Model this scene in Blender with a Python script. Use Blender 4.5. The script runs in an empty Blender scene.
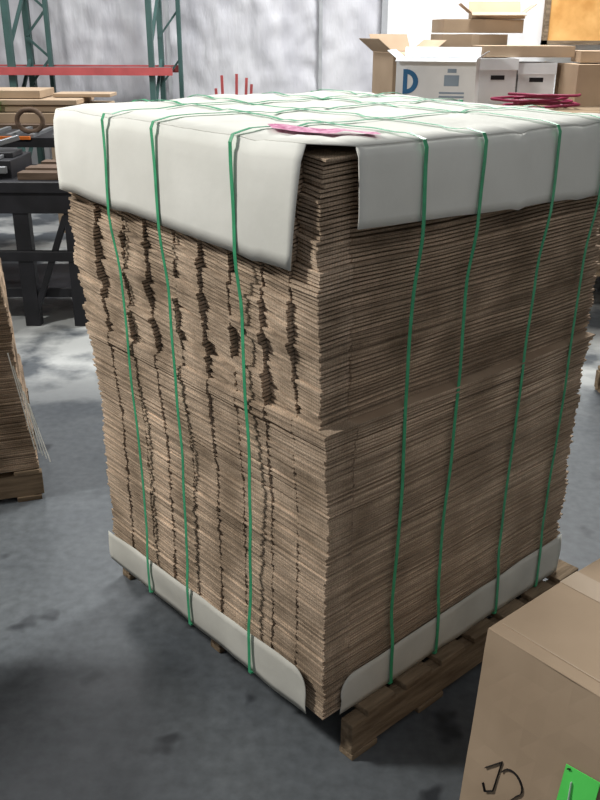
import bpy, math, random
from mathutils import Matrix, Vector, noise
random.seed(7)
C=bpy.context.collection
sc=bpy.context.scene
sc.view_settings.view_transform='Standard'

# ------------------------------------------------------------ helpers
def mesh_obj(name,verts,faces,mats=None,parent=None,mi=None,smooth=False):
    me=bpy.data.meshes.new(name); me.from_pydata([tuple(v) for v in verts],[],faces); me.update()
    if mats:
        for m in (mats if isinstance(mats,(list,tuple)) else [mats]): me.materials.append(m)
    if mi:
        for p,i in zip(me.polygons,mi): p.material_index=i
    if smooth:
        for p in me.polygons: p.use_smooth=True
    o=bpy.data.objects.new(name,me); C.objects.link(o)
    if parent: o.parent=parent
    return o
def empty(name,loc=(0,0,0),rz=0):
    o=bpy.data.objects.new(name,None); C.objects.link(o); o.location=loc; o.rotation_euler=(0,0,rz); o.empty_display_size=.1
    return o
class MB:
    def __init__(s): s.v=[];s.f=[];s.m=[]
    def box(s,x0,x1,y0,y1,z0,z1,m=0,rot=0,c=None):
        n=len(s.v)
        pts=[(x0,y0,z0),(x1,y0,z0),(x1,y1,z0),(x0,y1,z0),(x0,y0,z1),(x1,y0,z1),(x1,y1,z1),(x0,y1,z1)]
        if rot:
            if c is None: c=((x0+x1)/2,(y0+y1)/2)
            ca,sa=math.cos(rot),math.sin(rot)
            pts=[(c[0]+(p[0]-c[0])*ca-(p[1]-c[1])*sa,c[1]+(p[0]-c[0])*sa+(p[1]-c[1])*ca,p[2]) for p in pts]
        s.v+=pts
        s.f+=[tuple(n+i for i in q) for q in ((0,3,2,1),(4,5,6,7),(0,1,5,4),(1,2,6,5),(2,3,7,6),(3,0,4,7))]; s.m+=[m]*6
    def hexa(s,pts,m=0):
        n=len(s.v); s.v+=[tuple(p) for p in pts]
        s.f+=[tuple(n+i for i in q) for q in ((0,3,2,1),(4,5,6,7),(0,1,5,4),(1,2,6,5),(2,3,7,6),(3,0,4,7))]; s.m+=[m]*6
    def bar(s,p,q,w,d=None,m=0):
        d=d or w; p=Vector(p);q=Vector(q);t=(q-p).normalized()
        a=t.cross(Vector((0,0,1)) if abs(t.z)<.9 else Vector((0,1,0))).normalized(); b=a.cross(t).normalized()
        pts=[]
        for e in (p,q):
            for i,j in ((-1,-1),(1,-1),(1,1),(-1,1)): pts.append(e+a*i*w/2+b*j*d/2)
        s.hexa(pts,m)
    def quad(s,pts,m=0):
        n=len(s.v); s.v+=[tuple(p) for p in pts]; s.f.append(tuple(range(n,n+len(pts)))); s.m.append(m)
    def obj(s,name,mats,parent=None,bevel=0):
        o=mesh_obj(name,s.v,s.f,mats,parent,s.m)
        if bevel:
            b=o.modifiers.new('b','BEVEL'); b.width=bevel; b.segments=2; b.limit_method='ANGLE'
        return o

def mat(name,col,rough=.8,col2=None,scale=6,detail=5,bump=0,bscale=40,metal=0,vec=(1,1,1),spec=.3,trans=0,lo=.35,hi=.65,bd=.01):
    m=bpy.data.materials.new(name); m.use_nodes=True; nt=m.node_tree; N=nt.nodes; L=nt.links
    b=N['Principled BSDF']; b.inputs['Roughness'].default_value=rough; b.inputs['Metallic'].default_value=metal
    b.inputs['Specular IOR Level'].default_value=spec
    tc=N.new('ShaderNodeTexCoord'); mp=N.new('ShaderNodeMapping'); mp.inputs['Scale'].default_value=vec
    L.new(tc.outputs['Object'],mp.inputs['Vector'])
    n=N.new('ShaderNodeTexNoise'); n.inputs['Scale'].default_value=scale; n.inputs['Detail'].default_value=detail
    L.new(mp.outputs[0],n.inputs['Vector'])
    r=N.new('ShaderNodeValToRGB'); r.color_ramp.elements[0].position=lo; r.color_ramp.elements[1].position=hi
    c2=col2 or tuple(c*.8 for c in col)
    r.color_ramp.elements[0].color=(*c2,1); r.color_ramp.elements[1].color=(*col,1)
    L.new(n.outputs['Fac'],r.inputs['Fac']); L.new(r.outputs['Color'],b.inputs['Base Color'])
    if bump:
        n2=N.new('ShaderNodeTexNoise'); n2.inputs['Scale'].default_value=bscale; n2.inputs['Detail'].default_value=3
        L.new(mp.outputs[0],n2.inputs['Vector'])
        bp=N.new('ShaderNodeBump'); bp.inputs['Strength'].default_value=bump; bp.inputs['Distance'].default_value=bd
        L.new(n2.outputs['Fac'],bp.inputs['Height']); L.new(bp.outputs['Normal'],b.inputs['Normal'])
    return m

def flute_mat(name,dark,light):
    """cut edge of corrugated board: liners plus dotted flutes"""
    m=mat(name,light,.9,dark,7,8,0,spec=.1)
    nt=m.node_tree;N=nt.nodes;L=nt.links;b=N['Principled BSDF']
    tc=N.new('ShaderNodeTexCoord')
    mp=N.new('ShaderNodeMapping'); mp.inputs['Rotation'].default_value=(0,0,math.radians(45)); L.new(tc.outputs['Object'],mp.inputs['Vector'])
    w=N.new('ShaderNodeTexWave'); w.wave_type='BANDS'; w.bands_direction='X'
    w.inputs['Scale'].default_value=58; w.inputs['Distortion'].default_value=9; w.inputs['Detail'].default_value=3; w.inputs['Detail Scale'].default_value=3
    L.new(mp.outputs[0],w.inputs['Vector'])
    mp2=N.new('ShaderNodeMapping'); mp2.inputs['Scale'].default_value=(2,2,140); L.new(tc.outputs['Object'],mp2.inputs['Vector'])
    n2=N.new('ShaderNodeTexNoise'); n2.inputs['Scale'].default_value=1.2; n2.inputs['Detail'].default_value=4; L.new(mp2.outputs[0],n2.inputs['Vector'])
    mr=N.new('ShaderNodeMapRange'); mr.inputs['From Min'].default_value=.3; mr.inputs['From Max'].default_value=.7; mr.inputs['To Min'].default_value=.5; mr.inputs['To Max'].default_value=1.45
    L.new(n2.outputs['Fac'],mr.inputs['Value'])
    mw=N.new('ShaderNodeMapRange'); mw.inputs['To Min'].default_value=.75; mw.inputs['To Max'].default_value=1.12; L.new(w.outputs['Fac'],mw.inputs['Value'])
    mu=N.new('ShaderNodeMath'); mu.operation='MULTIPLY'; L.new(mr.outputs[0],mu.inputs[0]); L.new(mw.outputs[0],mu.inputs[1])
    src=b.inputs['Base Color'].links[0].from_socket
    vm=N.new('ShaderNodeVectorMath'); vm.operation='SCALE'; L.new(src,vm.inputs[0]); L.new(mu.outputs[0],vm.inputs['Scale'])
    L.new(vm.outputs[0],b.inputs['Base Color'])
    return m

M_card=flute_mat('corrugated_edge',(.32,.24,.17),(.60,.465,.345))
M_card2=flute_mat('corrugated_edge_dark',(.24,.175,.12),(.50,.375,.27))
M_cardtop=mat('kraft_board',(.46,.35,.25),.85,(.36,.26,.18),5,6,.15,30,spec=.15)
M_kraft2=mat('kraft_box',(.45,.34,.24),.85,(.37,.275,.19),3,7,.2,12,spec=.12,bd=.004)
M_white=mat('white_chipboard',(.80,.80,.75),.9,(.70,.70,.65),4,9,.25,25,spec=.12,bd=.004)
M_white2=mat('grey_chipboard',(.64,.63,.57),.95,(.52,.51,.46),5,9,.25,40,spec=.1,bd=.003)
M_strap=mat('green_poly_strap',(.06,.42,.20),.35,(.04,.32,.15),30,2,spec=.5)
M_wood=mat('pallet_wood',(.30,.225,.15),.9,(.14,.10,.065),5,8,.5,30,vec=(1,8,8),spec=.1)
M_dark=mat('dark_wood',(.16,.11,.08),.85,(.09,.06,.04),5,8,.3,30,vec=(1,8,8))
M_black=mat('black_steel',(.02,.02,.024),.5,(.012,.012,.014),8)
M_red=mat('red_paint',(.50,.10,.10),.5)
M_green=mat('green_rack_paint',(.06,.12,.11),.5)
M_whitebox=mat('white_carton',(.74,.76,.78),.7,(.64,.66,.68),4)
M_blue=mat('blue_print',(.03,.14,.30),.6)
M_greentag=mat('green_tag',(.12,.80,.14),.6,(.10,.70,.11),10)
M_pink=mat('pink_label',(.45,.05,.20),.6,(.80,.42,.58),60,2)
M_ink=mat('black_ink',(.01,.01,.012),.6)
M_orange=mat('orange_plastic',(.65,.16,.02),.5)
M_hose=mat('red_hose',(.22,.02,.06),.4)
M_osb=mat('osb_panel',(.95,.55,.20),.8,(.62,.30,.08),3,8)
M_grey=mat('grey_metal',(.25,.26,.27),.4,metal=.5)
M_tape=mat('packing_tape',(.46,.355,.255),.55,(.40,.30,.21),4,spec=.3)

# ------------------------------------------------------------ room
def floor_mat():
    m=bpy.data.materials.new('concrete_floor'); m.use_nodes=True; nt=m.node_tree;N=nt.nodes;L=nt.links;b=N['Principled BSDF']
    tc=N.new('ShaderNodeTexCoord')
    n=N.new('ShaderNodeTexNoise'); n.inputs['Scale'].default_value=1.1; n.inputs['Detail'].default_value=10; n.inputs['Roughness'].default_value=.66
    L.new(tc.outputs['Object'],n.inputs['Vector'])
    r=N.new('ShaderNodeValToRGB'); e=r.color_ramp.elements; e[0].position=.34; e[0].color=(.080,.090,.101,1); e[1].position=.68; e[1].color=(.135,.148,.158,1)
    L.new(n.outputs['Fac'],r.inputs['Fac'])
    n2=N.new('ShaderNodeTexNoise'); n2.inputs['Scale'].default_value=4.3; n2.inputs['Detail'].default_value=3; L.new(tc.outputs['Object'],n2.inputs['Vector'])
    r2=N.new('ShaderNodeValToRGB'); e=r2.color_ramp.elements; e[0].position=.29; e[0].color=(.35,.35,.37,1); e[1].position=.35; e[1].color=(1,1,1,1)
    L.new(n2.outputs['Fac'],r2.inputs['Fac'])
    n3=N.new('ShaderNodeTexNoise'); n3.inputs['Scale'].default_value=30; n3.inputs['Detail'].default_value=8; L.new(tc.outputs['Object'],n3.inputs['Vector'])
    r3=N.new('ShaderNodeValToRGB'); e=r3.color_ramp.elements; e[0].position=.3; e[0].color=(.8,.8,.8,1); e[1].position=.72; e[1].color=(1.15,1.15,1.15,1)
    L.new(n3.outputs['Fac'],r3.inputs['Fac'])
    a=N.new('ShaderNodeMix'); a.data_type='RGBA'; a.blend_type='MULTIPLY'; a.inputs['Factor'].default_value=1
    L.new(r.outputs[0],a.inputs['A']); L.new(r2.outputs[0],a.inputs['B'])
    c=N.new('ShaderNodeMix'); c.data_type='RGBA'; c.blend_type='MULTIPLY'; c.inputs['Factor'].default_value=1
    L.new(a.outputs['Result'],c.inputs['A']); L.new(r3.outputs[0],c.inputs['B'])
    # bright light patches painted into the floor colour, aisle near the benches
    sp=N.new('ShaderNodeSeparateXYZ'); L.new(tc.outputs['Object'],sp.inputs[0])
    n4=N.new('ShaderNodeTexNoise'); n4.inputs['Scale'].default_value=2.2; n4.inputs['Detail'].default_value=6; L.new(tc.outputs['Object'],n4.inputs['Vector'])
    my=N.new('ShaderNodeMapRange'); my.inputs['From Min'].default_value=3.6; my.inputs['From Max'].default_value=4.4; L.new(sp.outputs['Y'],my.inputs['Value'])
    mn=N.new('ShaderNodeMapRange'); mn.inputs['From Min'].default_value=.42; mn.inputs['From Max'].default_value=.54; L.new(n4.outputs['Fac'],mn.inputs['Value'])
    mm=N.new('ShaderNodeMath'); mm.operation='MULTIPLY'; L.new(my.outputs[0],mm.inputs[0]); L.new(mn.outputs[0],mm.inputs[1])
    d=N.new('ShaderNodeMix'); d.data_type='RGBA'; L.new(mm.outputs[0],d.inputs['Factor']); L.new(c.outputs['Result'],d.inputs['A']); d.inputs['B'].default_value=(.46,.47,.46,1)
    L.new(d.outputs['Result'],b.inputs['Base Color'])
    mr=N.new('ShaderNodeMapRange'); mr.inputs['From Min'].default_value=.3; mr.inputs['From Max'].default_value=.7; mr.inputs['To Min'].default_value=.4; mr.inputs['To Max'].default_value=.65; L.new(n.outputs['Fac'],mr.inputs['Value']); L.new(mr.outputs[0],b.inputs['Roughness'])
    b.inputs['Specular IOR Level'].default_value=.35
    bp=N.new('ShaderNodeBump'); bp.inputs['Strength'].default_value=.15; bp.inputs['Distance'].default_value=.004; L.new(n3.outputs['Fac'],bp.inputs['Height']); L.new(bp.outputs['Normal'],b.inputs['Normal'])
    return m
fm=MB(); fm.box(-6,6,-4,11,-.1,0); fm.obj('floor',floor_mat())

M_plastic=mat('poly_sheeting',(.60,.60,.62),.4,(.48,.48,.51),1.5,4,.5,5,vec=(2.5,1,.8),spec=.5,bd=.03)
M_plastic2=mat('poly_sheeting_bright',(.86,.86,.85),.45,(.76,.76,.76),1.5,4,.3,5,vec=(2.5,1,.8),spec=.4,bd=.02)
M_frame=mat('wall_batten',(.38,.39,.40),.6)
def pleated(name,x0,x1,y,z1,m,seed,amp=1):
    nx=int((x1-x0)/.03); nz=90; v=[];f=[]
    for j in range(nz+1):
        z=z1*j/nz
        for i in range(nx+1):
            x=x0+(x1-x0)*i/nx
            d=noise.noise(Vector((x*2.5+seed+.5*noise.noise(Vector((x,z*1.5,seed))),z*.5,seed)))*.06
            d+=noise.noise(Vector((x*8,z*3.5+x*3,seed+5)))*.022
            d+=abs(noise.noise(Vector((x*3+z*2.5,z*4-x*2,seed+9))))*.04
            d+=abs(noise.noise(Vector((x*6-z*3.5,z*6+x*2,seed+19))))*.022
            v.append((x,y-.1+d*amp,z))
    for j in range(nz):
        for i in range(nx):
            a=j*(nx+1)+i; f.append((a,a+1,a+nx+2,a+nx+1))
    return mesh_obj(name,v,f,m,smooth=True)
wb=MB(); wb.box(-6,6,10,10.15,0,5); wallb=wb.obj('wall_back',mat('painted_wall',(.72,.72,.70),.8))
for i,(a,b,mm,am) in enumerate([(-6,-1.38,M_plastic,1),(-1.38,.20,M_plastic,1),(.20,.84,M_plastic,.8),(.84,6,M_plastic2,.5)]):
    p=pleated('plastic_sheeting',a+.01,b-.01,9.9,4.5,mm,i*7.3,am); p.parent=wallb
bt=MB()
for x in (-1.38,.20): bt.box(x-.018,x+.018,9.76,10,0,4.5)
bt.box(.82,.88,9.70,10,0,4.5)
bt.obj('battens',M_frame,wallb)
ob=MB(); ob.box(2.50,4.4,9.60,9.66,1.58,2.9); ob.box(2.46,2.50,9.58,9.68,1.5,2.95,1); ob.box(2.46,4.4,9.58,9.68,1.54,1.58,1)
o=ob.obj('osb_sheet',[M_osb,M_wood],wallb)
wl=MB(); wl.box(-6.15,-6,-4,10.15,0,5); wl.obj('wall_left',mat('painted_wall_side',(.5,.5,.48),.8))
wl=MB(); wl.box(6,6.15,-4,10.15,0,5); wl.obj('wall_right',mat('painted_wall_side2',(.5,.5,.48),.8))

# ------------------------------------------------------------ main stack
NX,NY,ANG=.0541,1.6217,.7303
A,B,H0,H1=.953,.959,.13,1.447
def st(z): 
    t=max(0,min(1,(z-H0)/(H1-H0))); return t
def W(x,y,z):
    t=st(z); s=t*t*(3-2*t)
    sy=.985+.05*s; sx=1.015+.045*s
    return Vector((x*sx,y*sy,z+t*t*(.016*y/B)))
pal=empty('cardboard_pallet_stack',(NX,NY,0),ANG)

ys=[0,.095,.185,.29,.395,.50,.615,.72,.84,B]
sheets=MB()
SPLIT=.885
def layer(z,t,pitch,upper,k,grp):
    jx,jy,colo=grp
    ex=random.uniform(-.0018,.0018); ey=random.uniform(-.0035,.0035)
    mi=2 if upper else 0  # darker board copy paints shade onto the upper bundle's right face
    n=10
    bulge=.008*math.sin(z*7+1)+.004*math.sin(z*17)
    y0=jy+ey; y1=B+random.uniform(-.006,.006)+(.028 if upper and z<1.40 else .0)
    xa=.075
    # slumped lower boundary: each bundle sags toward the middle of the right face
    st_=[xa+(A+random.uniform(-.008,.008)+(.018 if upper else .004)*math.sin(z*8)-xa)*i/n for i in range(n+1)]
    zz=[z+noise.noise(Vector((x*2,z*3,1)))*.009*min(1,(x-xa)*4) for x in st_]
    base=len(sheets.v)
    for x,z_ in zip(st_,zz):
        yw=y0+noise.noise(Vector((x*3,z*9,4)))*.009+noise.noise(Vector((x*9,z*60,9)))*.003
        for yy,zq in ((yw,z_),(y1,z_),(y1,z_+t),(yw,z_+t)): sheets.v.append(tuple(W(x,yy,zq)))
    for i in range(n):
        a=base+4*i;b=a+4
        for p in range(4):
            q=(p+1)%4; sheets.f.append((a+p,b+p,b+q,a+q)); sheets.m.append(mi if p!=2 else 1)
    sheets.f.append((base,base+3,base+2,base+1)); sheets.m.append(mi)
    e=base+4*n; sheets.f.append((e,e+1,e+2,e+3)); sheets.m.append(mi)
    lean=.010*math.sin((z-.9)*9) if upper else .007*math.sin(z*11)
    for c in range(9):
        ya,yb=ys[c],ys[c+1]
        if c==0: ya=y0
        if c==8: yb=y1
        g=.0024 if upper else .0008
        if upper: saw=((k+c*5)%(9+c%4))/11*.009
        else: saw=((k+c*5)%31)/31*.002
        off=jx+colo[c]+ex*1.3+random.uniform(-.0018,.0018)-saw+.003-bulge*.6
        if upper and c>=5 and z<1.18: off+=.009*noise.noise(Vector((c*5.1,z*11,2)))
        if z>1.19: off=max(off,-.007)
        sk=(.008+.010*noise.noise(Vector((c*3.3,z*14,8)))) if upper else .0025
        dr=(.014+.008*noise.noise(Vector((c*2.7,z*5,3)))) if upper else .0022
        xo_a=off-sk*.5 ; xo_b=off+sk*.5
        za=z-dr; zb=z-dr*.2
        if c==0: za=z-dr*.3; zb=z; 
        am=.010 if upper else .004
        cs_=noise.noise(Vector((c*4.7,z*5,6)))*am
        y_a=ya+g+ (lean+cs_ if 0<c else 0)*.5; y_b=yb-g+(lean+noise.noise(Vector(((c+1)*4.7,z*5,6)))*am if c<8 else 0)*.5
        pts=[W(xo_a,y_a,za),W(.08,ya+g,z),W(.08,yb-g,z),W(xo_b,y_b,zb)]
        pts+= [p+Vector((0,0,t)) for p in pts]
        sheets.hexa(pts,0)
z=H0+.004; k=0; cnt=0
def newgrp(up):
    s=.0045 if up else .0013
    cl=[random.uniform(-s,s)+(.002 if i%2 else -.002)*(1.2 if up else .3) for i in range(9)]
    return (random.uniform(-.004,.004)*(1.2 if up else .8),random.uniform(-.006,.006)*(.9 if up else .8)+(.016 if up else -.006),cl)
grp=newgrp(False)
while z<H1-.012:
    up=z>SPLIT
    pitch=(.0086 if up else .0056)*random.uniform(.85,1.15)
    t=pitch*(random.uniform(.55,.72) if up else random.uniform(.68,.86))
    if cnt<=0 or (up and z<SPLIT+.008):
        grp=newgrp(up); cnt=random.randint(6,11) if up else random.randint(14,28)
    if not up and z>SPLIT-.035: g2=(grp[0]-.005,-.016,grp[2])
    else: g2=grp
    layer(z,t,pitch,up,k,g2)
    z+=pitch; k+=1; cnt-=1
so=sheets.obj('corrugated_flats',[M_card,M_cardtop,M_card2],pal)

# cap sheet --------------------------------------------------
def nz(x,y):
    r_=abs(noise.noise(Vector((x*4+y*2,y*5-x,11))))
    return noise.noise(Vector((x*3.1,y*3.1,3)))*.007+noise.noise(Vector((x*8,y*8,7)))*.003-.006*max(0,.12-r_)/.12
xs=[-.016,.045]+[.045+(A+.016-.045)*i/40 for i in range(1,41)]
yy_=[-.016,.046]+[.046+(B+.016-.046)*i/40 for i in range(1,41)]
V=[];F=[];idx={}
ZT=H1+.006
def addv(p): V.append(tuple(p)); return len(V)-1
nxn,nyn=len(xs),len(yy_)
for i,x in enumerate(xs):
    for j,y in enumerate(yy_):
        edge=min(x+.016,y+.016,A+.016-x,B+.016-y)
        zz=ZT+nz(x,y)-.006*max(0,1-edge/.03)
        d=math.hypot(x,y); 
        if d<.13: zz+=.008*(1-d/.13)
        idx[i,j]=addv(W(x,y,zz))
for i in range(nxn-1):
    for j in range(nyn-1):
        if i==0 and j==0:
            F.append((idx[1,0],idx[1,1],idx[0,1])); continue
        F.append((idx[i,j],idx[i+1,j],idx[i+1,j+1],idx[i,j+1]))
def flap(seq,outn,hfun,endshift,rows=8,seed=0):
    prev=[i for i,_ in seq]; n=len(seq)
    for r in range(1,rows+1):
        cur=[]
        for q,(i0,u) in enumerate(seq):
            b=Vector(V[i0]); h=hfun(q/(n-1))*r/rows
            rr=r/rows
            off=.007+.004*math.sin(rr*3)+noise.noise(Vector((u*4,rr*1.8,seed)))*.004*rr+noise.noise(Vector((u*11,rr*3,seed+4)))*.0015*rr+.003*rr
            sh=endshift(q/(n-1))*rr
            tang=Vector((0,1,0)) if abs(outn.x)>0 else Vector((1,0,0))
            p=b+outn*off+tang*sh; p.z=b.z-h
            cur.append(addv(p))
        for q in range(n-1): F.append((prev[q],prev[q+1],cur[q+1],cur[q]))
        prev=cur
flap([(idx[0,j],yy_[j]) for j in range(1,nyn)],Vector((-1,0,0)),lambda s:.240-.040*s,lambda s:.03*max(0,1-s*12),seed=1)
flap([(idx[i,0],xs[i]) for i in range(1,nxn)],Vector((0,-1,0)),lambda s:.150+.028*s,lambda s:.0,seed=2)
flap([(idx[nxn-1,j],yy_[j]) for j in range(0,nyn)],Vector((1,0,0)),lambda s:.19,lambda s:0,seed=3)
flap([(idx[i,nyn-1],xs[i]) for i in range(0,nxn)],Vector((0,1,0)),lambda s:.19,lambda s:0,seed=4)
cap=mesh_obj('cap_sheet',V,F,M_white,pal,smooth=True)
es=cap.modifiers.new('e','EDGE_SPLIT'); es.split_angle=math.radians(35)
s=cap.modifiers.new('s','SOLIDIFY'); s.thickness=.0025; s.offset=1

# bottom sheet -----------------------------------------------
def bsheet(name,axis,u0,u1,h0,h1):
    v=[];f=[];n=60;rows=6
    for i in range(n+1):
        s_=(i/n)**1.5; u=u0+(u1-u0)*s_
        d=(u-u0)
        h=h0+(h1-h0)*s_+noise.noise(Vector((u*7,axis*3,1)))*.005
        R=.045
        if d<R: h=h*(.55+.45*math.sqrt(max(0,1-((R-d)/R)**2)))
        for r in range(rows+1):
            z=H0-.002+h*r/rows
            o=-.015-.003*math.sin(r/rows*3)+noise.noise(Vector((u*9,r*.3,axis*3)))*.004
            v.append(W(o,u,z) if axis==0 else W(u,o-.003,z))
    for i in range(n):
        for r in range(rows):
            a=i*(rows+1)+r; f.append((a,a+rows+1,a+rows+2,a+1))
    q=mesh_obj(name,v,f,M_white2,pal,smooth=True); 
    e_=q.modifiers.new('e','EDGE_SPLIT'); e_.split_angle=math.radians(35)
    m=q.modifiers.new('s','SOLIDIFY'); m.thickness=.0012
bsheet('bottom_sheet_left',0,.040,B,.125,.100)
bsheet('bottom_sheet_right',1,.045,A,.105,.130)
q=MB(); q.box(.05,A,.05,B,H0-.003,H0+.002); q.obj('bottom_sheet',[M_white2],pal)

# straps -----------------------------------------------------
def ribbon(name,path,wdir,w=.0105,th=.001):
    v=[];f=[];n=len(path)
    for i,p in enumerate(path):
        p=Vector(p); t=(Vector(path[(i+1)%n])-Vector(path[i-1])).normalized()
        nrm=t.cross(wdir).normalized()
        for a,b in ((-1,-1),(1,-1),(1,1),(-1,1)): v.append(p+wdir*a*w/2+nrm*b*th/2)
    for i in range(n):
        a=4*i;b=4*((i+1)%n)
        for k_ in range(4): f.append((a+k_,b+k_,b+(k_+1)%4,a+(k_+1)%4))
    return mesh_obj(name,v,f,M_strap,pal)
def strap(name,axis,u,seed):
    L_=A if axis==0 else B
    path=[]
    def P(a,z):
        wob=noise.noise(Vector((z*2.2,seed,round(a))))*.014+noise.noise(Vector((z*7,seed+3,round(a))))*.005
        return W(a,u+wob,z) if axis==0 else W(u+wob,a,z)
    n=36
    def offs(z):
        o=.018
        hb=H1-.17 if axis else H1-.22
        tt=max(0,min(1,(z-(hb-.16))/.16)); o+=.0160*tt*tt*(3-2*tt)
        tb_=max(0,min(1,(H0+.20-z)/.07)); o+=.0075*tb_
        return o
    for i in range(n+1):
        z=H0+(ZT-H0-.014)*i/n; path.append(P(-offs(z),z))
    path.append(P(-.027,ZT+.000))
    for i in range(0,41):
        a=-.008+(L_+.016)*i/40
        p=P(a,ZT); xx,yy=(a,u) if axis==0 else (u,a)
        p.z+=nz(xx,yy)+.0070-(.004 if i in(0,40) else 0); path.append(p)
    path.append(P(L_+.027,ZT+.000))
    for i in range(n+1):
        z=ZT-.014-(ZT-H0-.014)*i/n
        path.append(P(L_+offs(z)+(.02 if axis==1 and z>SPLIT else 0),z))
    path.append(P(L_,H0-.004)); path.append(P(.0,H0-.004))
    ribbon(name,path,Vector((0,1,0)) if axis==0 else Vector((1,0,0)))
for i,u in enumerate((.240,.515,.725)): strap('strap_l%d'%i,0,u,i*3.1)
for i,u in enumerate((.212,.385,.640,.840)): strap('strap_r%d'%i,1,u,20+i*3.7)

# pink label on cap
v=[];f=[]
n=12
for i in range(n+1):
    for j in range(3):
        x=.035+.10*i/n+.045*j*.4; y=.20-.19*i/n+.03*j
        p=W(x,y,ZT+nz(x,y)); p.z+=.0095+.002*math.sin(i); v.append(p)
for i in range(n):
    for j in range(2): a=i*3+j; f.append((a,a+3,a+4,a+1))
mesh_obj('pink_label',v,f,M_pink,pal)

# pallet
pb=MB()
px0,px1,py0,py1=.055,1.035,-.050,1.01
for y in (py0,.485,py1-.04): pb.box(px0,px1,y,y+.04,.018,.108)
for i in range(7):
    xx0=px0+.05; x=xx0+(px1-xx0-.10)*i/6; pb.box(x,x+.10,py0-.004,py1,.108,.126)
for x in (.30,.6,px1-.10): pb.box(x,x+.10,py0-.004,py1,0,.018)
for y in (py0,.485,py1-.04): pb.box(px0,px0+.09,y-.003,y+.043,0,.018)
pb.obj('pallet',[M_wood],pal,.003)

# ------------------------------------------------------------ generic flat stack
def flat_stack(name,loc,rz,sx,sy,h,pitch=.008,lean=0,m_=None):
    e=empty(name,loc,rz); m=MB(); z=.13; c=0; g=(0,0)
    while z<h:
        if c<=0: g=(random.uniform(-.012,.012),random.uniform(-.012,.012)); c=random.randint(8,20)
        a=random.uniform(-.004,.004)-lean*(z-.13); b=random.uniform(-.004,.004)
        m.box(g[0]+a,sx+g[0]+a,g[1]+b,sy+g[1]+b,z,z+pitch*.75); z+=pitch; c-=1
    m.obj('flats',[m_ or M_card2],e)
    p=MB()
    for y in (0,sy/2-.02,sy-.04): p.box(-.01,sx+.01,y,y+.04,.018,.108)
    for i in range(6):
        x=(sx-.09)*i/5; p.box(x,x+.09,-.01,sy+.01,.108,.126)
    for x in (0,sx/2-.05,sx-.09): p.box(x,x+.09,-.01,sy+.01,0,.018)
    p.obj('pallet',[M_wood],e,.002)
    return e
e=flat_stack('offscreen_shadow_stack',(-.965-1.0*math.cos(.34),2.93-1.0*math.sin(.34),0),.34,.98,.9,1.05,.008,.07)
sh=MB()
for i in range(5):
    x=.955+.012*i; sh.bar((x-.03,.0-.02,.60-.05*i),(x+.02,-.03-.01*i,.22-.01*i),.004,.002)
sh.obj('loose_twine',[M_white],e)
flat_stack('offscreen_shadow_stack',(-2.08,.82,0),.05,1.0,1.1,.98,.012)  # unseen stack, added out of view to cast the lower-left floor shadow
flat_stack('offscreen_shadow_stack',(1.58,3.05,0),.1,1.0,1.0,.85,.012)

# ------------------------------------------------------------ foreground carton
ca=math.radians(39.7)
fc=empty('cardboard_box',(.362,1.368,0),ca)
LX,LY,HZ=.52,.46,.59
v=[];f=[];ns=12;nzv=12
def sidep(s,t):
    k=int(s)%4; u=s-int(s)
    cs=[(0,0),(0,-LY),(LX,-LY),(LX,0)]
    a=cs[k];b=cs[(k+1)%4]
    x=a[0]+(b[0]-a[0])*u; y=a[1]+(b[1]-a[1])*u
    bul=.012*math.sin(math.pi*u)*math.sin(math.pi*t)+.05*(1-t)
    if k==0: x-=bul
    elif k==2: x+=bul
    nn=.012*math.sin(math.pi*u)*math.sin(math.pi*t)
    if k==1: y-=nn
    if k==3: y+=nn
    if k in(1,3): x+= (-1 if k==3 else 1)*(.05*(1-t))*(u*2-1)*(1)
    d_=noise.noise(Vector((x*9,y*9,t*5)))*.004
    return (x-d_ if k==0 else x,y,HZ*t)
for j in range(nzv+1):
    for i in range(4*ns): v.append(sidep(i/ns,j/nzv))
R=4*ns
for j in range(nzv):
    for i in range(R): f.append((j*R+i,j*R+(i+1)%R,(j+1)*R+(i+1)%R,(j+1)*R+i))
f.append(tuple(range(R)))
body=mesh_obj('carton_body',v,f,M_kraft2,fc)
fl=MB()
fl.box(.004,LX-.004,-LY+.004,-.004,HZ-.006,HZ-.001)
fl.hexa([(0,-LY,HZ-.001),(LX/2-.003,-LY,HZ+.002),(LX/2-.003,0,HZ+.002),(0,0,HZ-.001),(0,-LY,HZ+.003),(LX/2-.003,-LY,HZ+.007),(LX/2-.003,0,HZ+.007),(0,0,HZ+.003)])
fl.hexa([(LX/2+.003,-LY,HZ+.002),(LX,-LY,HZ-.001),(LX,0,HZ-.001),(LX/2+.003,0,HZ+.002),(LX/2+.003,-LY,HZ+.007),(LX,-LY,HZ+.003),(LX,0,HZ+.003),(LX/2+.003,0,HZ+.007)])
fl.obj('top_flaps',[M_kraft2],fc,.002)
tp=MB(); tp.box(LX/2-.03,LX/2+.03,-LY,0,HZ+.0072,HZ+.0078); tp.box(.030,.033,-LY+.01,-.01,HZ+.0035,HZ+.005)
tp.obj('tape',[M_tape],fc)
def face_pt(s_,z): 
    p=sidep(min(.999,s_/LY),z/HZ); return Vector((p[0]-.0018,p[1],p[2]))
ik=MB()
def stroke(pts,w=.0055):
    for p,q in zip(pts,pts[1:]): ik.bar(face_pt(p[0],p[1]+.015),face_pt(q[0],q[1]+.015),w,.001)
stroke([(.050,.285),(.085,.325),(.078,.25),(.060,.235),(.052,.25)])
two=[(.115+.026*math.cos(a),.300+.024*math.sin(a)) for a in [math.radians(x) for x in range(170,-60,-20)]]+[(.105,.235),(.125,.250),(.155,.23),(.172,.25)]
stroke(two)
stroke([(.180,.31),(.190,.24)])
ik.obj('handwriting',[M_ink],fc)
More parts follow.
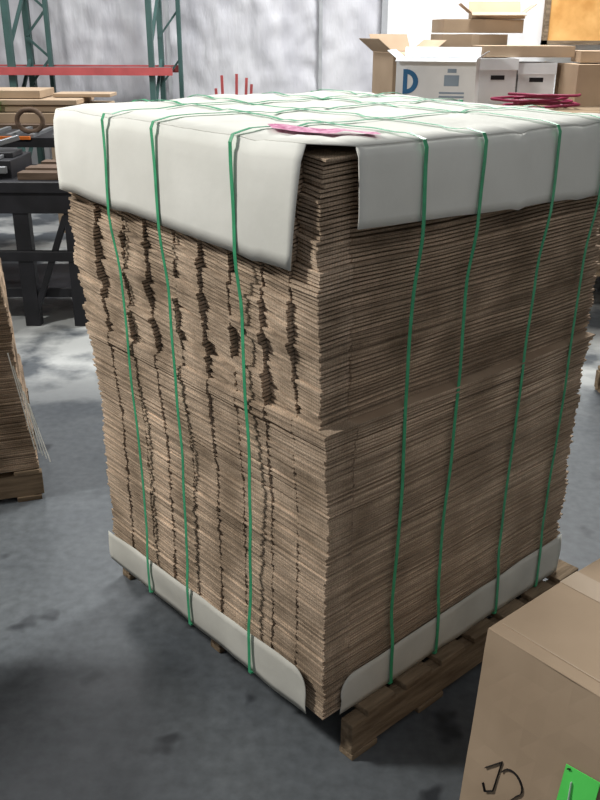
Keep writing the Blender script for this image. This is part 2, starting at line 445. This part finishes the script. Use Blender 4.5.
tg=MB(); a=face_pt(.215,.435);b=face_pt(.283,.445);c=face_pt(.278,.28);d=face_pt(.210,.27)
o_=Vector((-.004,0,0))
tg.hexa([d+o_,c+o_,c+o_*.6,d+o_*.6,a+o_,b+o_,b+o_*.6,a+o_*.6])
tg.bar(face_pt(.233,.41)+o_*1.2,face_pt(.236,.37)+o_*1.2,.008,.001,1)
tg.bar(face_pt(.220,.43)+o_*1.2,face_pt(.226,.433)+o_*1.2,.006,.001,2)
tg.obj('green_tag',[M_greentag,M_whitebox,M_ink],fc)

# ------------------------------------------------------------ right bench with cartons
TZ=1.17
tb=MB()
for i in range(9): tb.box(.55+i*.0,4.2,5.15+i*.25,5.385+i*.25,TZ-.03,TZ)
for y in (5.2,6.2,7.3): tb.box(.55,4.2,y,y+.05,TZ-.14,TZ-.03)
for x in (.65,2.4,4.05):
    for y in (5.25,7.25): tb.box(x,x+.09,y,y+.09,0,TZ-.14)
tb.box(.55,4.2,5.3,7.3,.25,.29)
tb.obj('wooden_workbench',[M_wood])

def carton(name,x,y,z,w,d,h,rz=0,m=M_kraft2,open_=False,lid=False,fs=1,tp_=True):
    e=empty(name,(x,y,z+.001),rz); b=MB(); t=.006
    b.box(-w/2,w/2,-d/2,d/2,0,t)
    b.box(-w/2,w/2,-d/2,-d/2+t,t,h); b.box(-w/2,w/2,d/2-t,d/2,t,h)
    b.box(-w/2,-w/2+t,-d/2+t,d/2-t,t,h); b.box(w/2-t,w/2,-d/2+t,d/2-t,t,h)
    if open_:
        def fp(p,q,o,zz):
            b.hexa([p,q,(q[0]+o[0],q[1]+o[1],h+zz),(p[0]+o[0],p[1]+o[1],h+zz),(p[0],p[1],p[2]+t),(q[0],q[1],q[2]+t),(q[0]+o[0],q[1]+o[1],h+zz+t),(p[0]+o[0],p[1]+o[1],h+zz+t)])
        fp((-w/2,-d/2,h),(-w/2,d/2,h),(-.12*fs,0),.09*fs)
        fp((w/2,-d/2,h),(w/2,d/2,h),(.11*fs,0),.08*fs)
        fp((-w/2,d/2,h),(w/2,d/2,h),(0,.08*fs),.12*fs)
        fp((-w/2,-d/2,h),(w/2,-d/2,h),(0,-.10*fs),-.03*fs)
    else:
        b.box(-w/2,-.002,-d/2,d/2,h,h+t); b.box(.002,w/2,-d/2,d/2,h,h+t)
        if tp_:
            b.box(-.03,.03,-d/2-.001,d/2+.001,h+t,h+t+.001,1); b.box(-.03,.03,-d/2-.001,-d/2,h-.07,h+t,1)
    if lid:
        b.box(-w/2-.008,w/2+.008,-d/2-.008,d/2+.008,h-.07,h+.008)
        b.box(-.05,.05,-d/2-.002,-d/2,h*.55,h*.55+.03,2)
    b.obj('carton_walls',[m,M_tape,M_ink],e,.002)
    return e
D=carton('white_box',.96,6.50,TZ,.54,.38,.31,-.25,M_whitebox,True,fs=.55)
dd=MB()
fy=-.192; dz=.035
dd.box(-.22,-.19,fy,fy+.002,.05+dz,.21+dz)
pts=[(-.20+.085*math.cos(a),.13+dz+.08*math.sin(a)) for a in [math.radians(q) for q in range(-90,91,15)]]
pin=[(-.20+.05*math.cos(a),.13+dz+.05*math.sin(a)) for a in [math.radians(q) for q in range(-90,91,15)]]
for i in range(len(pts)-1):
    dd.quad([(pts[i][0],fy-.001,pts[i][1]),(pts[i+1][0],fy-.001,pts[i+1][1]),(pin[i+1][0],fy-.001,pin[i+1][1]),(pin[i][0],fy-.001,pin[i][1])])
dd.box(-.22,-.09,fy,fy+.001,.04,.055)
dd.box(.06,.16,fy,fy+.001,.14,.21,1)
dd.box(.08,.14,fy,fy+.001,.225,.25,1)
for i in range(3): dd.box(.03,.20,fy,fy+.001,.04+.025*i,.052+.025*i,1)
dd.obj('print',[M_blue,mat('grey_print',(.25,.32,.40),.6)],D)
carton('cardboard_box',.76,7.05,TZ,.32,.36,.34,.35,M_kraft2,True)
carton('cardboard_box',1.30,7.35,TZ,.50,.4,.46,.1,M_kraft2)
carton('white_file_box',1.40,6.85,TZ,.27,.38,.30,.05,M_whitebox,lid=True)
carton('white_file_box',1.71,6.9,TZ,.26,.38,.27,-.05,M_whitebox,lid=True)
carton('cardboard_box',2.10,6.65,TZ,.42,.38,.27,.12,M_kraft2)
carton('cardboard_box',2.58,6.7,TZ,.44,.4,.29,-.1,M_kraft2)
carton('cardboard_box',1.62,6.88,TZ+.315,.66,.36,.07,.06,M_kraft2,tp_=False)
carton('cardboard_box',1.36,7.35,TZ+.475,.62,.36,.09,.12,M_kraft2,tp_=False)
carton('cardboard_box',1.50,7.33,TZ+.575,.40,.30,.04,-.1,M_kraft2,True,fs=.7)
carton('cardboard_box',2.22,6.7,TZ+.285,.50,.32,.07,-.08,M_kraft2,tp_=False)
def tube(name,pts,r,m,parent=None,cyc=False):
    cu=bpy.data.curves.new(name,'CURVE'); cu.dimensions='3D'; cu.bevel_depth=r; cu.bevel_resolution=3
    sp=cu.splines.new('POLY'); sp.points.add(len(pts)-1)
    for p,q in zip(sp.points,pts): p.co=(*q,1)
    sp.use_cyclic_u=cyc; cu.materials.append(m)
    o=bpy.data.objects.new(name,cu); C.objects.link(o); o.parent=parent; return o
pts=[]
for i in range(220):
    a=i/220*2*math.pi*6; r=.13+.05*math.sin(a*.37)+.012*math.sin(i)
    pts.append((1.62+r*1.5*math.cos(a)+.03*math.sin(a*.21),6.30+r*.9*math.sin(a),TZ+.010+.014*(i/36)+.006*math.sin(a*1.3)))
tube('air_hose_coil',pts,.009,M_hose)

# ------------------------------------------------------------ left: racking, benches
rk=empty('pallet_rack',(0,0,0))
r_=MB()
def upright(x,y0,y1,w=.035):
    for y in (y0,y1): r_.box(x-w,x+w,y-.035,y+.035,0,4.2,1)
    for i in range(7): 
        z=.3+i*.6; r_.bar((x,y0,z),(x,y1,z+.5),.03,.03,1)
upright(-1.42,8.85,9.5,.025); upright(-2.75,8.85,9.5,.03)
for x in (-2.53,-1.22): r_.box(x-.02,x+.02,9.4,9.46,0,4.2,1)
for i in range(9):
    r_.bar((-2.75,9.43,.25+i*.45),(-2.53,9.43,.50+i*.45),.022,.022,1)
    r_.bar((-2.53,9.43,.50+i*.45),(-2.75,9.43,.70+i*.45),.022,.022,1)
    r_.bar((-1.42,9.43,.25+i*.45),(-1.22,9.43,.50+i*.45),.018,.018,1)
for y in (8.80,9.5): r_.box(-4.2,-1.22,y-.02,y+.02,1.265,1.335,0)
r_.box(-4.2,-1.30,8.84,9.48,1.30,1.32,2)
r_.obj('rack_frame',[M_red,M_green,M_grey],rk)

bn=MB()
bn.box(-3.4,-1.18,5.0,5.75,.80,.86); bn.box(-3.4,-1.20,5.02,5.06,.68,.80); 
for x in (-1.32,-2.2,-3.3):
    for y in (5.03,5.65): bn.box(x-.045,x+.045,y,y+.07,0,.80)
bn.box(-3.4,-1.2,5.1,5.7,.16,.22); bn.box(-3.4,-1.2,5.02,5.06,.40,.46)
bn.box(-1.66,-1.57,5.03,5.10,.0,.80); bn.bar((-1.60,5.05,.06),(-1.36,5.05,.66),.035)
bn.obj('black_steel_bench',[M_black],bevel=.004)
mc=empty('strapping_machine',(-2.05,5.36,.86))
mm=MB()
mm.box(-.55,.38,-.22,.2,0,.10); mm.box(-.35,-.05,-.18,.15,.10,.24); mm.box(.15,.36,-.1,.1,.10,.13)
mm.box(-.5,.36,-.25,-.22,.03,.07,1)
mm.bar((.1,-.15,.13),(.36,.05,.20),.03,.03,1)
for i in range(6): mm.bar((-.5+.16*i,-.21,.11),(-.5+.16*i,.19,.11),.02,.02,1)
mm.obj('machine_frame',[M_black,M_grey],mc,.004)
ww=MB()
for i in range(4): ww.box(-1.62+.01*i,-1.20-.02*i,5.08+.13*i,5.19+.13*i,.862,.90+.01*(i%2))
ww.obj('lumber_boards',[M_dark])
rm=MB()
rm.box(-2.9,-1.45,5.85,6.4,.95,1.01,0)
for x in (-2.8,-1.55): 
    for y in (5.9,6.3): rm.box(x-.03,x+.03,y,y+.05,0,.95,0)
rm.box(-2.3,-1.75,5.83,5.85,1.0,1.02,1)
for i in range(9): rm.bar((-2.8+.15*i,5.87,1.015),(-2.8+.15*i,6.38,1.015),.03,.03,2)
rm.obj('roller_conveyor',[M_black,M_orange,M_grey])
pts=[(-1.78+.085*math.cos(a),5.98,1.105+.07*math.sin(a)) for a in [i/24*2*math.pi for i in range(24)]]
tube('strapping_coil',pts,.016,M_dark,cyc=True)
bl=MB()
bl.box(-3.6,-1.30,6.5,7.4,.98,1.03,0)
for x in (-3.4,-1.45):
    for y in (6.55,7.25): bl.box(x-.04,x+.04,y,y+.08,0,.98,0)
bl.obj('wooden_table',[M_dark])
lc=empty('long_carton_pile',(0,0,0))
l2=MB()
l2.box(-3.5,-1.75,6.6,7.1,1.03,1.10,0); l2.box(-3.3,-1.45,6.65,7.15,1.105,1.15,0); l2.box(-3.5,-1.62,6.62,7.2,1.155,1.19,0); l2.box(-3.5,-1.9,6.7,7.1,1.195,1.25,0);  l2.box(-1.85,-1.42,6.85,7.1,1.195,1.22,0)
l2.box(-2.32,-2.17,6.585,6.598,1.12,1.19,1)
l2.obj('cartons',[M_kraft2,M_greentag],lc,.004)
carton('cardboard_box',-1.9,7.9,0,.5,.4,1.05,.1)
sb=empty('red_stake_bundle',(0,0,0))
bk=MB()
n=20
for i in range(n):
    a0=2*math.pi*i/n;a1=2*math.pi*(i+1)/n
    ra,rb,za,zb=.15,.17,0,.45
    bk.quad([(-.58+ra*math.cos(a0),7.6+ra*math.sin(a0),za),(-.58+ra*math.cos(a1),7.6+ra*math.sin(a1),za),(-.58+rb*math.cos(a1),7.6+rb*math.sin(a1),zb),(-.58+rb*math.cos(a0),7.6+rb*math.sin(a0),zb)],1)
bk.quad([(-.58+.15*math.cos(2*math.pi*i/n),7.6+.15*math.sin(2*math.pi*i/n),.002) for i in range(n)],1)
for dx,tz,ln in ((-.10,1.22,-.02),(-.06,1.32,-.01),(.03,1.33,.02),(.09,1.30,.04),(.12,1.25,.05)):
    bk.bar((-.58+dx*.7,7.6,.01),(-.58+dx+ln,7.6+ln,tz),.022,.022,0)
bk.obj('stakes_and_bucket',[M_red,M_grey],sb)

# ------------------------------------------------------------ lights
def area(name,loc,tgt,size,energy,col=(1,1,1)):
    l=bpy.data.lights.new(name,'AREA'); l.size=size; l.energy=energy; l.color=col
    o=bpy.data.objects.new(name,l); C.objects.link(o); o.location=loc
    o.rotation_euler=(Vector(tgt)-Vector(loc)).to_track_quat('-Z','Y').to_euler(); return o
area('high_bay_left',(-3.6,1.9,4.0),(0,2.0,.6),.5,185,(1,.98,.93))
area('high_bay_back',(2.0,6.4,4.8),(.3,3.5,0),1.2,290,(1,1,.97))
area('high_bay_rear',(-2.6,7.0,4.6),(-2,6.2,0),1.2,140,(.98,.99,1))
area('high_bay_wall',(1.4,7.6,4.6),(1.6,9.9,1.5),1.2,190,(.98,.98,1))
area('high_bay_front',(1.2,-1.5,4.5),(.3,2.2,.5),1.8,22,(1,.98,.96))
w=bpy.data.worlds.new('w'); sc.world=w; w.use_nodes=True
w.node_tree.nodes['Background'].inputs[0].default_value=(.92,.95,1,1); w.node_tree.nodes['Background'].inputs[1].default_value=.21

# ------------------------------------------------------------ camera
pitch,roll,f=.3989,.0037,870.9
cam=bpy.data.cameras.new('camera'); co=bpy.data.objects.new('camera',cam); C.objects.link(co)
fw=Vector((0,math.cos(pitch),-math.sin(pitch))); r0=Vector((1,0,0)); u0=r0.cross(fw)
r=math.cos(roll)*r0+math.sin(roll)*u0; u=-math.sin(roll)*r0+math.cos(roll)*u0
m=Matrix((r,u,-fw)).transposed().to_4x4(); m.translation=Vector((0,0,1.6417)); co.matrix_world=m
cam.sensor_fit='VERTICAL'; cam.sensor_height=36; cam.lens=f*36/800; cam.clip_start=.05
sc.camera=co
